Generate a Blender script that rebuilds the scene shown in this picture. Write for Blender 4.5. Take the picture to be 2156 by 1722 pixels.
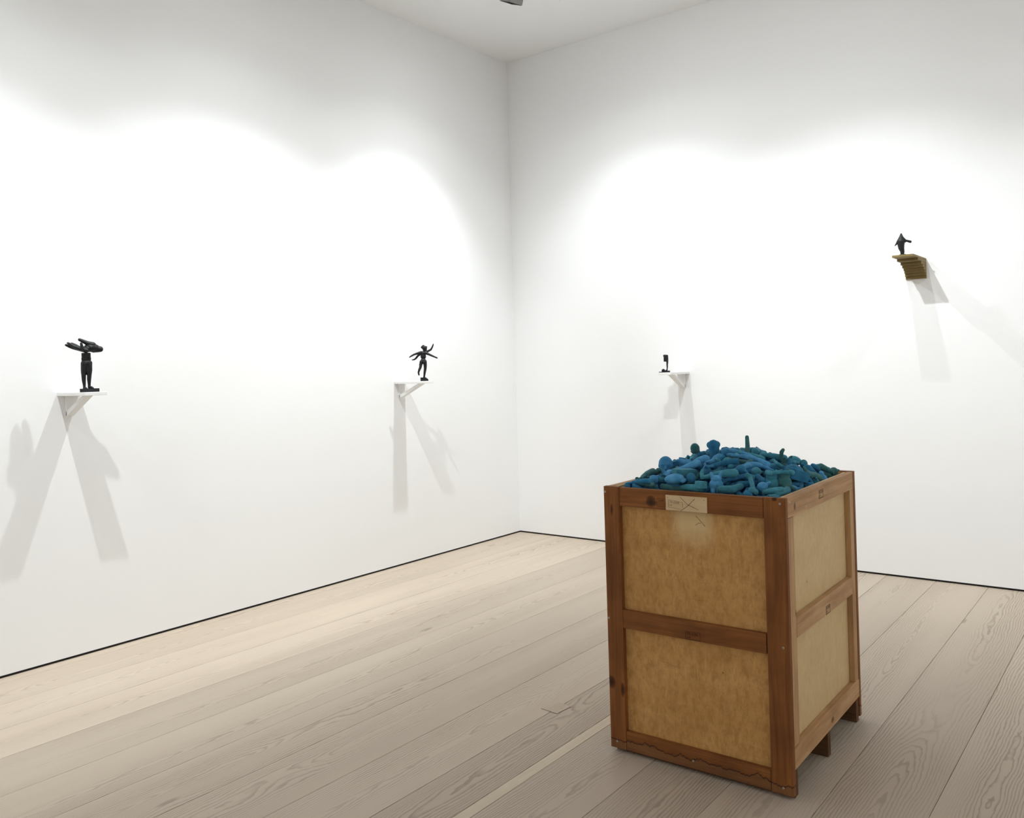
import bpy, bmesh, math, random
import numpy as np
from mathutils import Vector, Matrix, Euler

for o in list(bpy.data.objects):
    bpy.data.objects.remove(o)
S = bpy.context.scene
C = S.collection

# ------------------------------------------------------------------ camera
F, CX, CY = 1799.5, 1078.0, 772.5           # focal length and principal point in photo pixels
YAW, ROLL = 2.22999, -0.029635
CAM = Vector((5.04405, -6.56605, 1.6))
FW = Vector((math.cos(YAW), math.sin(YAW), 0))
r0 = Vector((math.sin(YAW), -math.cos(YAW), 0)); u0 = Vector((0, 0, 1))
RT = math.cos(ROLL) * r0 + math.sin(ROLL) * u0
UP = -math.sin(ROLL) * r0 + math.cos(ROLL) * u0
cd = bpy.data.cameras.new('camera'); cam = bpy.data.objects.new('camera', cd); C.objects.link(cam)
cd.sensor_width = 36.0; cd.lens = F / 2156 * 36.0
cd.shift_x = 0.0; cd.shift_y = (CY - 861.0) / 2156
cd.clip_start = 0.05; cd.clip_end = 60
cam.matrix_world = Matrix(((RT.x, UP.x, -FW.x, CAM.x), (RT.y, UP.y, -FW.y, CAM.y), (RT.z, UP.z, -FW.z, CAM.z), (0, 0, 0, 1)))
S.camera = cam

# ------------------------------------------------------------------ world, exposure
w = bpy.data.worlds.new('world'); S.world = w; w.use_nodes = True
w.node_tree.nodes['Background'].inputs[0].default_value = (0.8, 0.85, 0.9, 1)
w.node_tree.nodes['Background'].inputs[1].default_value = 0.0
vs = S.view_settings
vs.view_transform = 'Standard'; vs.look = 'None'; vs.gamma = 1.0; vs.use_curve_mapping = False
vs.exposure = -0.33
S.cycles.max_bounces = 7; S.cycles.diffuse_bounces = 6; S.cycles.glossy_bounces = 2
WALL_SPOT = 400.0        # watts of a wall washing spot
LAMP_COLOR = (0.935, 0.985, 1.0)
# every lamp, the added ones included: (x, y, z, aim x, aim y, aim z, power factor, cone degrees, sideways spread of its lens, label)
LAMPS = [
    (1.200, -1.49, 4.31, 0.0, -1.66, 0.90, 0.90, 78, 1.15, 'grey box spotlight under the ceiling nearest to the room corner'),
    (1.25, -3.20, 4.31, 0.0, -3.20, 0.95, 0.78, 77, 1.6, 'grey box spotlight above the wall between the two left shelves'),
    (1.25, -4.92, 4.31, 0.0, -4.85, 0.80, 0.80, 75, 1.4, 'grey box spotlight above the shelf with the giant hand sculpture'),
    (1.25, -6.65, 4.31, 0.0, -6.65, 0.80, 0.60, 75, 1.4, 'grey box spotlight on the left track beyond the giant hand sculpture'),
    (1.62, -1.30, 4.37, 2.20, 0.0, 0.95, 0.55, 78, 1.7, 'grey box spotlight above the small white shelf behind the crate'),
    (3.34, -1.30, 4.37, 3.30, 0.0, 0.80, 0.23, 76, 1.5, 'grey box spotlight above the stepped wooden corbel'),
    (5.06, -1.30, 4.37, 5.06, 0.0, 0.80, 0.27, 75, 1.4, 'grey box spotlight on the right track past the corbel'),
    (6.78, -1.30, 4.37, 6.78, 0.0, 0.80, 0.70, 75, 1.6, 'grey box spotlight at the far end of the right track'),
    (2.78, -2.85, 4.31, 3.30, 0.0, 1.70, 0.90, 60, 1.2, 'grey box spotlight on the middle track aimed at the corbel figure'),
]
for i_ in range(4):  # unseen lamps added behind the camera; their bounce brightens room and crate
    LAMPS.append((7.95, -2.4 - 2.0 * i_, 4.31, 9.2, -2.4 - 2.0 * i_, 1.2, 0.75, 78, 1.5, 'added unseen spotlight washing the wall that faces the two left shelves'))
    LAMPS.append((1.8 + 1.9 * i_, -9.15, 4.31, 1.8 + 1.9 * i_, -10.4, 1.2, 0.50, 78, 1.5, 'added unseen spotlight washing the wall that faces the corbel'))

# ------------------------------------------------------------------ helpers
def tag(o, label=None, cat=None, group=None, kind=None):
    if label: o['label'] = label
    if cat: o['category'] = cat
    if group: o['group'] = group
    if kind: o['kind'] = kind
    return o
def empty(name, loc=(0, 0, 0), rz=0.0):
    o = bpy.data.objects.new(name, None); C.objects.link(o); o.location = loc; o.rotation_euler = (0, 0, rz)
    o.empty_display_size = 0.05
    return o
def obj(name, bm, m, parent=None, smooth=False):
    me = bpy.data.meshes.new(name)
    if isinstance(bm, bpy.types.Mesh): me = bm
    else:
        bmesh.ops.recalc_face_normals(bm, faces=bm.faces[:]); bm.to_mesh(me); bm.free()
    if smooth: me.polygons.foreach_set('use_smooth', [True] * len(me.polygons))
    if m and not me.materials: me.materials.append(m)
    o = bpy.data.objects.new(name, me); C.objects.link(o)
    if parent: o.parent = parent
    return o
def box(bm, x0, x1, y0, y1, z0, z1, mat=None, bev=0.0):
    t = bmesh.new()
    vs_ = [t.verts.new((x, y, z)) for z in (z0, z1) for y in (y0, y1) for x in (x0, x1)]
    for f in ((0, 2, 3, 1), (4, 5, 7, 6), (0, 1, 5, 4), (2, 6, 7, 3), (0, 4, 6, 2), (1, 3, 7, 5)):
        t.faces.new([vs_[i] for i in f])
    if bev: bmesh.ops.bevel(t, geom=t.edges[:], offset=bev, segments=2, profile=0.5, affect='EDGES')
    if mat is not None: t.transform(mat)
    me = bpy.data.meshes.new('t'); t.to_mesh(me); t.free(); bm.from_mesh(me); bpy.data.meshes.remove(me)
    return bm
def nb(*a, **k): return box(bmesh.new(), *a, **k)
def ball(bm, c, r, sc=(1, 1, 1), rot=None, sub=2):
    m = Matrix.Translation(c) @ (rot.to_matrix().to_4x4() if rot else Matrix()) @ Matrix.Diagonal((r * sc[0], r * sc[1], r * sc[2], 1))
    bmesh.ops.create_icosphere(bm, subdivisions=sub, radius=1, matrix=m)
def limb(bm, pts, seg=10):
    """tapering tube through (x, y, z, r) with round joints"""
    for i, p in enumerate(pts):
        ball(bm, p[:3], p[3])
        if i:
            a, b = Vector(pts[i - 1][:3]), Vector(p[:3]); d = b - a
            if d.length < 1e-6: continue
            m = Matrix.Translation((a + b) / 2) @ d.to_track_quat('Z', 'Y').to_matrix().to_4x4()
            bmesh.ops.create_cone(bm, cap_ends=True, segments=seg, radius1=pts[i - 1][3], radius2=p[3], depth=d.length, matrix=m)
def fuse(name, bm, voxel, smooth=4, fac=0.5):
    """one continuous skin around overlapping shapes"""
    me = bpy.data.meshes.new(name); bmesh.ops.recalc_face_normals(bm, faces=bm.faces[:]); bm.to_mesh(me); bm.free()
    o = bpy.data.objects.new(name, me); C.objects.link(o)
    r = o.modifiers.new('r', 'REMESH'); r.mode = 'VOXEL'; r.voxel_size = voxel
    if smooth:
        s = o.modifiers.new('s', 'SMOOTH'); s.factor = fac; s.iterations = smooth
    dg = bpy.context.evaluated_depsgraph_get()
    out = bpy.data.meshes.new_from_object(o.evaluated_get(dg)); out.name = name
    bpy.data.objects.remove(o); bpy.data.meshes.remove(me)
    out.polygons.foreach_set('use_smooth', [True] * len(out.polygons))
    return out

# ------------------------------------------------------------------ materials
class N:
    def __init__(s, name):
        s.m = bpy.data.materials.new(name); s.m.use_nodes = True; s.t = s.m.node_tree
        s.b = s.t.nodes['Principled BSDF']
    def n(s, typ, **k):
        x = s.t.nodes.new(typ)
        for a, b in k.items(): setattr(x, a, b)
        return x
    def put(s, sock, v):
        if isinstance(v, bpy.types.NodeSocket): s.t.links.new(v, sock)
        elif v is not None: sock.default_value = v
    def math(s, op, a, b=None, c=None):
        x = s.n('ShaderNodeMath', operation=op)
        s.put(x.inputs[0], a); s.put(x.inputs[1], b)
        if c is not None: s.put(x.inputs[2], c)
        return x.outputs[0]
    def mix(s, f, a, b, mode='MIX'):
        x = s.n('ShaderNodeMix', data_type='RGBA', blend_type=mode)
        s.put(x.inputs[0], f); s.put(x.inputs[6], a if not isinstance(a, tuple) else (*a, 1)); s.put(x.inputs[7], b if not isinstance(b, tuple) else (*b, 1))
        return x.outputs[2]
    def ramp(s, f, stops):
        x = s.n('ShaderNodeValToRGB'); e = x.color_ramp.elements
        while len(e) < len(stops): e.new(0.5)
        for i, (p, c) in enumerate(stops):
            e[i].position = p; e[i].color = (*c, 1) if isinstance(c, tuple) else (c, c, c, 1)
        s.put(x.inputs[0], f); return x.outputs[0]
    def coord(s, scale=(1, 1, 1), off=None, kind='Object'):
        c = s.n('ShaderNodeTexCoord').outputs[kind]
        m = s.n('ShaderNodeMapping'); s.put(m.inputs[0], c); m.inputs[3].default_value = scale
        if off is not None: s.put(m.inputs[1], off)
        return m.outputs[0]
    def noise(s, v, scale=5, detail=3, rough=0.5, dist=0.0):
        x = s.n('ShaderNodeTexNoise'); s.put(x.inputs['Vector'], v)
        x.inputs['Scale'].default_value = scale; x.inputs['Detail'].default_value = detail
        x.inputs['Roughness'].default_value = rough; x.inputs['Distortion'].default_value = dist
        return x.outputs[0]
    def bump(s, h, strength=0.2, dist=0.002):
        x = s.n('ShaderNodeBump'); x.inputs[0].default_value = strength; x.inputs[1].default_value = dist
        s.put(x.inputs['Height'], h); s.put(s.b.inputs['Normal'], x.outputs[0])
    def done(s, col, rough=0.6, metal=0.0, spec=0.3):
        s.put(s.b.inputs['Base Color'], (*col, 1) if isinstance(col, tuple) else col)
        s.put(s.b.inputs['Roughness'], rough); s.b.inputs['Metallic'].default_value = metal
        s.b.inputs['Specular IOR Level'].default_value = spec
        return s.m
def plain(name, col, rough=0.6, metal=0.0, spec=0.3, var=0.04, scale=20):
    n = N(name); v = n.noise(n.coord(), scale, 1)
    d = tuple(c * (1 - var) for c in col)
    return n.done(n.mix(v, d, col), rough, metal, spec)

def mat_wall():
    n = N('white_wall_paint'); v = n.noise(n.coord(), 1.2, 1)
    return n.done(n.mix(v, (0.84, 0.842, 0.845), (0.865, 0.868, 0.87)), 0.75, 0, 0.2)
M_wall = mat_wall()
M_ceil = plain('white_ceiling_paint', (0.845, 0.85, 0.855), 0.85, 0, 0.1, 0.02, 2)
M_gap = plain('black_shadow_gap', (0.012, 0.011, 0.012), 0.6)
M_white = plain('white_shelf_paint', (0.84, 0.84, 0.835), 0.55, 0, 0.3, 0.02)

def mat_plank():
    n = N('pale_fir_plank')
    rnd = n.n('ShaderNodeObjectInfo').outputs['Random']
    rv = n.n('ShaderNodeCombineXYZ'); n.put(rv.inputs[1], n.math('MULTIPLY', rnd, 57.0)); n.put(rv.inputs[2], n.math('MULTIPLY', rnd, 23.0))
    base = n.coord(off=rv.outputs[0])
    sp = n.n('ShaderNodeSeparateXYZ'); n.put(sp.inputs[0], base)
    X, Y = sp.outputs[0], sp.outputs[1]
    def sv(sx, sy, z=None):
        c = n.n('ShaderNodeCombineXYZ'); n.put(c.inputs[0], n.math('MULTIPLY', X, sx)); n.put(c.inputs[1], n.math('MULTIPLY', Y, sy))
        n.put(c.inputs[2], sp.outputs[2]); return c.outputs[0]
    # distance to the heart of the log: rings cut lengthwise make the cathedral grain
    cx = n.math('MULTIPLY', n.math('SUBTRACT', n.noise(sv(0, 0.22), 1, 1), 0.5), 0.30)
    dz = n.math('ADD', n.math('MULTIPLY', n.noise(sv(0, 0.55), 1, 2), 0.20), -0.06)
    dx = n.math('ADD', X, cx)
    r = n.math('SQRT', n.math('ADD', n.math('MULTIPLY', dx, dx), n.math('MULTIPLY', dz, dz)))
    wob = n.math('MULTIPLY', n.math('SUBTRACT', n.noise(sv(7, 1.6), 1, 4, 0.6), 0.5), 0.055)
    # knots push the rings aside
    vo = n.n('ShaderNodeTexVoronoi'); n.put(vo.inputs['Vector'], sv(3.0, 0.85)); vo.inputs['Scale'].default_value = 1.0
    kd = vo.outputs['Distance']
    kn = n.math('POWER', n.math('MAXIMUM', n.math('SUBTRACT', 1.0, n.math('MULTIPLY', kd, 3.3)), 0.0), 2.0)
    r = n.math('ADD', n.math('ADD', r, wob), n.math('MULTIPLY', kn, 0.045))
    ring = n.math('FRACT', n.math('MULTIPLY', n.math('POWER', r, 0.85), 76.0))
    late = n.ramp(ring, [(0.0, 0.0), (0.50, 0.10), (0.84, 1.0), (0.93, 0.7), (1.0, 0.0)])
    sep = n.n('ShaderNodeSeparateColor'); n.put(sep.inputs[0], late); late = sep.outputs[0]
    fine = n.noise(sv(140, 3.0), 1, 3, 0.6)
    broad = n.noise(sv(4, 0.5), 1, 3)
    knot = n.ramp(kd, [(0.0, 1.0), (0.035, 0.8), (0.055, 0.0)])
    light = n.mix(broad, (0.555, 0.477, 0.388), (0.462, 0.380, 0.308))
    tint = n.mix(rnd, (0.86, 0.845, 0.83), (1.06, 1.05, 1.03))
    light = n.mix(1.0, light, tint, 'MULTIPLY')
    dark = n.mix(1.0, light, (0.60, 0.57, 0.54), 'MULTIPLY')
    amp = n.math('MINIMUM', n.math('MAXIMUM', n.math('MULTIPLY_ADD', n.noise(sv(5.0, 0.45), 1, 2), 3.4, -1.2), 0.12), 1.0)
    col = n.mix(n.math('MINIMUM', n.math('MULTIPLY', late, amp), 1.0), light, dark)
    col = n.mix(n.math('MULTIPLY', fine, 0.25), col, (0.62, 0.54, 0.45))
    col = n.mix(n.math('MULTIPLY', knot, 0.55), col, (0.20, 0.15, 0.115))
    return n.done(col, 0.55, 0, 0.25)
M_plank = mat_plank()
M_underfloor = plain('dark_underfloor', (0.05, 0.042, 0.035), 0.9)

def mat_pine(name, axis, c_lo, c_hi, c_dark, knots=(), stain=False):
    """crate timber; axis = grain direction in crate space"""
    n = N(name)
    rnd = n.n('ShaderNodeObjectInfo').outputs['Random']
    rv = n.n('ShaderNodeCombineXYZ')
    for i in range(3): n.put(rv.inputs[i], n.math('MULTIPLY', rnd, 17.0 + 9 * i))
    long, cross = 1.6, 22.0
    sc = tuple(long if i == axis else cross for i in range(3))
    fib = n.noise(n.coord(sc, rv.outputs[0]), 1.0, 5, 0.6, 1.2)
    sc2 = tuple(3.0 if i == axis else 160.0 for i in range(3))
    fine = n.noise(n.coord(sc2, rv.outputs[0]), 1.0, 3)
    blot = n.noise(n.coord((5, 5, 5), rv.outputs[0]), 1.0, 3)
    col = n.mix(n.ramp(fib, [(0.3, 0.0), (0.7, 1.0)]), c_lo, c_hi)
    col = n.mix(n.math('MULTIPLY', n.ramp(blot, [(0.45, 0.0), (0.7, 1.0)]), 0.35), col, c_dark)
    col = n.mix(n.math('MULTIPLY', n.ramp(fine, [(0.5, 0.0), (0.75, 1.0)]), 0.35), col, c_dark)
    oc = n.n('ShaderNodeTexCoord').outputs['Object']
    for (kx, ky, kz, ra, rb, rc) in knots:
        mp = n.n('ShaderNodeMapping', vector_type='POINT'); n.put(mp.inputs[0], oc)
        mp.inputs[3].default_value = (1 / ra, 1 / rb, 1 / rc); mp.inputs[1].default_value = (-kx / ra, -ky / rb, -kz / rc)
        ln = n.n('ShaderNodeVectorMath', operation='LENGTH'); n.put(ln.inputs[0], mp.outputs[0])
        d = n.math('ADD', ln.outputs['Value'], n.math('MULTIPLY', n.math('SUBTRACT', fib, 0.5), 0.7))
        col = n.mix(n.ramp(d, [(0.2, 0.9), (0.75, 0.62), (1.2, 0.0)]), col, tuple(c * 0.45 for c in c_dark))
    if stain:
        sp = n.n('ShaderNodeSeparateXYZ'); n.put(sp.inputs[0], oc)
        wv = n.noise(n.coord((9, 9, 0), None), 1.0, 5, 0.65)
        dz = n.math('SUBTRACT', sp.outputs[2], n.math('MULTIPLY_ADD', wv, 0.11, -0.002))
        ad = n.math('ABSOLUTE', dz)
        col = n.mix(n.ramp(n.math('MULTIPLY', ad, 100.0), [(0.0, 0.85), (0.18, 0.6), (0.45, 0.0)]), col, (0.02, 0.008, 0.005))
        below = n.ramp(n.math('MULTIPLY_ADD', dz, -60.0, 0.0), [(0.0, 0.0), (0.2, 0.35)])
        col = n.mix(below, col, (0.16, 0.095, 0.05))
    n.bump(fine, 0.12, 0.0008)
    return n.done(col, 0.62, 0, 0.22)
RED = ((0.160, 0.054, 0.013), (0.285, 0.108, 0.029), (0.050, 0.015, 0.004))
TAN = ((0.40, 0.222, 0.098), (0.57, 0.35, 0.18), (0.22, 0.105, 0.042))
M_fv = mat_pine('stained_pine_upright', 2, *RED, knots=[(0.012, 0, 0.285, 0.020, 0.2, 0.030), (0.064, 0, 0.262, 0.010, 0.2, 0.036), (0.036, 0, 1.00, 0.006, 0.2, 0.028), (0.722, 0, 1.091, 0.012, 0.2, 0.010)], stain=True)
M_fh = mat_pine('stained_pine_crosswise', 0, *RED, knots=[(0.218, 0, 1.046, 0.026, 0.2, 0.027)], stain=True)
M_sv = mat_pine('tan_pine_upright', 2, *TAN, knots=[(0.76, 0.085, 0.66, 0.2, 0.006, 0.018)])
M_sh = mat_pine('tan_pine_crosswise', 1, *TAN, knots=[(0.76, 0.103, 1.052, 0.2, 0.013, 0.016), (0.76, 0.47, 0.135, 0.2, 0.022, 0.014)])
M_run = mat_pine('dark_pine_runner', 0, (0.09, 0.04, 0.016), (0.16, 0.075, 0.032), (0.04, 0.018, 0.008))

def mat_ply(name, base, hi, dark, bleach=False, wear=1.0):
    n = N(name); co = n.coord()
    a = n.noise(n.coord((4, 4, 7)), 1.0, 4, 0.6)
    b = n.noise(n.coord((85, 85, 26)), 1.0, 4, 0.7)
    c = n.noise(n.coord((34, 34, 20)), 1.0, 6, 0.75, 0.2)
    d = n.noise(n.coord((6, 6, 190)), 1.0, 2)
    f = n.noise(n.coord((110, 110, 20)), 1.0, 2)
    col = n.mix(n.ramp(a, [(0.3, 0.0), (0.72, 1.0)]), base, hi)
    col = n.mix(n.math('MULTIPLY', n.ramp(c, [(0.44, 0.0), (0.64, 1.0)]), 0.50 * wear), col, dark)
    col = n.mix(n.math('MULTIPLY', n.ramp(b, [(0.52, 0.0), (0.72, 1.0)]), 0.42 * wear), col, dark)
    col = n.mix(n.math('MULTIPLY', n.ramp(f, [(0.60, 0.0), (0.72, 1.0)]), 0.30 * wear), col, tuple(min(1, x * 1.25) for x in hi))
    col = n.mix(n.math('MULTIPLY', n.ramp(d, [(0.66, 0.0), (0.74, 1.0)]), 0.22 * wear), col, tuple(x * 0.5 for x in dark))
    vo = n.n('ShaderNodeTexVoronoi'); n.put(vo.inputs['Vector'], n.coord((7, 7, 6))); vo.inputs['Scale'].default_value = 1
    col = n.mix(n.ramp(vo.outputs['Distance'], [(0.0, 0.8), (0.022, 0.6), (0.035, 0.0)]), col, tuple(x * 0.3 for x in dark))
    if bleach:      # paler rectangle where an old label kept the light off
        sp = n.n('ShaderNodeSeparateXYZ'); n.put(sp.inputs[0], co)
        w1 = n.math('MULTIPLY', n.math('SUBTRACT', n.noise(n.coord((20, 20, 20)), 1, 3), 0.5), 0.03)
        ax = n.math('ADD', n.math('ABSOLUTE', n.math('SUBTRACT', sp.outputs[0], 0.385)), w1)
        az = n.math('ADD', n.math('ABSOLUTE', n.math('SUBTRACT', sp.outputs[2], 0.985)), w1)
        fx = n.ramp(n.math('MULTIPLY', ax, 5.0), [(0.22, 1.0), (0.52, 0.0)])
        fz = n.ramp(n.math('MULTIPLY', az, 5.0), [(0.15, 1.0), (0.62, 0.0)])
        col = n.mix(n.math('MULTIPLY', n.math('MULTIPLY', fx, fz), 0.8), col, (0.68, 0.51, 0.265))
    n.bump(b, 0.05, 0.0006)
    return n.done(col, 0.58, 0, 0.25)
M_plyf = mat_ply('aged_plywood', (0.50, 0.258, 0.080), (0.60, 0.335, 0.118), (0.275, 0.125, 0.033), True)
M_plys = mat_ply('pale_plywood', (0.62, 0.445, 0.225), (0.70, 0.52, 0.28), (0.43, 0.275, 0.12), False, 0.5)
M_plyin = mat_ply('inner_plywood', (0.30, 0.17, 0.07), (0.36, 0.21, 0.09), (0.18, 0.09, 0.03))
M_plate = mat_pine('raw_pine_plate', 0, (0.60, 0.43, 0.25), (0.68, 0.51, 0.31), (0.48, 0.32, 0.17))
M_ink = plain('faded_black_ink', (0.035, 0.022, 0.014), 0.9)
M_ink2 = plain('grey_ink', (0.15, 0.10, 0.06), 0.9)
M_ink3 = plain('brown_brand_ink', (0.030, 0.011, 0.005), 0.9)
M_screw = plain('zinc_screw', (0.62, 0.60, 0.56), 0.35, 0.7, 0.5)
M_screwhole = plain('screw_recess', (0.05, 0.045, 0.04), 0.5, 0.5)
M_bronze = plain('black_bronze', (0.0085, 0.0095, 0.0115), 0.48, 0.0, 0.35, 0.35, 60)
M_corbel = mat_pine('olive_brown_ply', 0, (0.17, 0.125, 0.045), (0.26, 0.19, 0.075), (0.11, 0.065, 0.02))
M_lampgrey = plain('grey_lamp_housing', (0.32, 0.32, 0.315), 0.5, 0.2)
M_lampblack = plain('black_lamp_baffle', (0.01, 0.01, 0.01), 0.5)
def mat_lens():
    n = N('lamp_lens'); n.done((0.9, 0.9, 0.88), 0.3)
    n.b.inputs['Emission Color'].default_value = (1, 0.96, 0.9, 1); n.b.inputs['Emission Strength'].default_value = 6.0
    return n.m
M_lens = mat_lens(); M_lens.cycles.emission_sampling = 'NONE'

# ------------------------------------------------------------------ room
RX, RY, RH, GAP = 9.2, -10.4, 4.54, 0.014
fl = tag(empty('floor'), kind='structure')
obj('subfloor', nb(-0.1, RX + 0.1, RY - 0.1, 0.1, -0.08, -0.024), M_underfloor, fl)
seams = [-0.05, 0.080, 0.405, 0.735, 1.060, 1.425, 1.757, 2.072, 2.405, 2.725, 3.024, 3.351, 3.679, 4.006, 4.336]
while seams[-1] < RX: seams.append(seams[-1] + 0.3285)
rng = random.Random(4)
seams.insert(seams.index(3.024), 2.970)
M_sap = mat_pine('pale_sapwood', 1, (0.56, 0.475, 0.36), (0.63, 0.545, 0.425), (0.47, 0.385, 0.29))
for a, b in zip(seams[:-1], seams[1:]):
    hw = (b - a) / 2
    o = obj('plank', nb(-hw + 0.0009, hw - 0.0009, RY / 2 - 0.05, -RY / 2 + 0.05, -0.022, 0.0, bev=0.0014), M_sap if a == 2.970 else M_plank, fl)
    o.location = ((a + b) / 2, RY / 2, rng.uniform(-0.0006, 0.0))
M_patch = mat_pine('pale_patch_wood', 1, (0.46, 0.38, 0.295), (0.62, 0.53, 0.43), (0.36, 0.28, 0.21))
pv = [(2.669, -3.353), (2.696, -3.247), (2.772, -3.262), (2.762, -3.362)]
pcx, pcy = sum(p_[0] for p_ in pv) / 4, sum(p_[1] for p_ in pv) / 4
for nm_, k_, zt, m_ in (('patch_joint', 1.03, 0.0006, M_underfloor), ('patch_inlay', 1.0, 0.0016, M_patch)):
    pb = bmesh.new(); q_ = [(pcx + (x - pcx) * k_, pcy + (y - pcy) * k_) for x, y in pv]
    lo = [pb.verts.new((x, y, -0.01)) for x, y in q_]; hi = [pb.verts.new((x, y, zt)) for x, y in q_]
    pb.faces.new(hi); pb.faces.new(lo[::-1])
    for i in range(4): pb.faces.new((lo[i], lo[(i + 1) % 4], hi[(i + 1) % 4], hi[i]))
    obj(nm_, pb, m_, fl)
T = 0.12
tag(obj('wall_left', nb(-T, 0, RY - T, T, GAP, RH), M_wall), kind='structure')
tag(obj('wall_right', nb(0, RX + T, 0, T, GAP, RH), M_wall), kind='structure')
tag(obj('wall_east', nb(RX, RX + T, RY - T, 0, GAP, RH), M_wall), kind='structure')
tag(obj('wall_rear', nb(0, RX, RY - T, RY, GAP, RH), M_wall), kind='structure')
tag(obj('ceiling', nb(-T, RX + T, RY - T, T, RH, RH + T), M_ceil), kind='structure')
tag(obj('trim_1', nb(-T, -0.012, RY, 0.012, -0.02, GAP), M_gap), kind='structure')
tag(obj('trim_2', nb(-0.012, RX, 0.012, T, -0.02, GAP), M_gap), kind='structure')

# ------------------------------------------------------------------ ceiling tracks and spotlights
def track(x0, x1, y0, y1, label):
    t = empty('ceiling_track', ((x0 + x1) / 2, (y0 + y1) / 2, RH - 0.035)); tag(t, label, 'light track')
    hx, hy = max((x1 - x0) / 2, 0.018), max((y1 - y0) / 2, 0.018)
    obj('rail', nb(-hx, hx, -hy, hy, 0, 0.035, bev=0.002), M_white, t)
    ix, iy = (hx - 0.01, 0.005) if hx > hy else (0.005, hy - 0.01)
    obj('contact_slot', nb(-ix, ix, -iy, iy, -0.0006, 0.002), M_lampblack, t)
track(1.25, 1.25, -7.6, -0.9, 'long white ceiling track running beside the wall with two white shelves')
track(1.5, 7.6, -1.32, -1.32, 'long white ceiling track running beside the wall with the corbel')
track(7.95, 7.95, -9.2, -1.6, 'added unseen ceiling track beside the wall facing the two left shelves')  # assumed track, added to carry the unseen east wall lamps
track(1.2, 8.0, -9.15, -9.15, 'added unseen ceiling track beside the wall facing the corbel')  # likewise added, for the unseen lamps of the rear wall
track(2.2, 4.4, -2.85, -2.85, 'short white ceiling track hanging over the crate')
for (x, y, LAMP_Z, ax, ay, az, pw, cone, spread, label) in LAMPS:
    P = Vector((x, y, LAMP_Z)); d = (Vector((ax, ay, az)) - P).normalized()
    root = empty('track_spotlight', (x, y, LAMP_Z)); tag(root, label, 'spotlight', 'box spotlights on the ceiling tracks')
    # local -Z looks along d
    right = d.cross(Vector((0, 0, 1))).normalized(); upv = right.cross(d)
    Rm = Matrix((right, upv, -d)).transposed().to_4x4()
    beam = Rm.copy()
    if root.name == 'track_spotlight':       # this housing is turned a little further towards the corner
        hd = (Vector((0, -1.2, 1.5)) - P).normalized(); rr = hd.cross(Vector((0, 0, 1))).normalized(); Rm = Matrix((rr, rr.cross(hd), -hd)).transposed().to_4x4()
    hb = bmesh.new()
    s_, L_, th = 0.062, 0.150, 0.005
    box(hb, -s_, s_, -s_, s_, 0.03, L_, bev=0.003)
    for q in (-1, 1):
        box(hb, q * s_ - th * (q > 0), q * s_ + th * (q < 0), -s_, s_, 0.0, 0.035)
        box(hb, -s_, s_, q * s_ - th * (q > 0), q * s_ + th * (q < 0), 0.0, 0.035)
    hb.transform(Rm); hs = obj('housing', hb, M_lampgrey, root)
    bb = bmesh.new()
    for q in (-1, 1):
        box(bb, q * (s_ - 0.007) - 0.002, q * (s_ - 0.007) + 0.002, -s_ + 0.006, s_ - 0.006, -0.002, 0.03)
        box(bb, -s_ + 0.006, s_ - 0.006, q * (s_ - 0.007) - 0.002, q * (s_ - 0.007) + 0.002, -0.003, 0.03)
    bb.transform(Rm); obj('baffle', bb, M_lampblack, root)
    lb = bmesh.new(); bmesh.ops.create_cone(lb, cap_ends=True, segments=24, radius1=0.048, radius2=0.048, depth=0.004, matrix=Rm @ Matrix.Translation((0, 0, 0.027)))
    obj('lens', lb, M_lens, root)
    sb = bmesh.new(); top = RH - 0.035 - LAMP_Z
    mid = (Rm @ Vector((0, 0, 0.10)))
    limb(sb, [(mid.x, mid.y, mid.z, 0.008), (mid.x * 0.4, mid.y * 0.4, top - 0.05, 0.008), (0, 0, top - 0.02, 0.008)])
    box(sb, -0.02, 0.02, -0.02, 0.02, top - 0.03, top)
    obj('stem', sb, M_lampgrey, root)
    # the beam, and the weak wide spill of the same reflector
    for nm_, en, cn, sprd in (('spot_beam', pw * 0.85, cone - 6, spread), ('spot_halo', pw * 0.19, 104, spread), ('spot_spill', pw * 0.06, 165, 1.0)):
        ld = bpy.data.lights.new(nm_, 'SPOT'); ld.energy = WALL_SPOT * en; ld.color = LAMP_COLOR
        ld.spot_size = math.radians(cn); ld.spot_blend = 1.0; ld.shadow_soft_size = 0.042 / sprd
        lo_ = bpy.data.objects.new(nm_, ld); C.objects.link(lo_); lo_.parent = root
        lo_.matrix_local = beam @ Matrix.Translation((0, 0, -0.012)) @ Matrix.Diagonal((sprd, 1, 1, 1))

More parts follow.
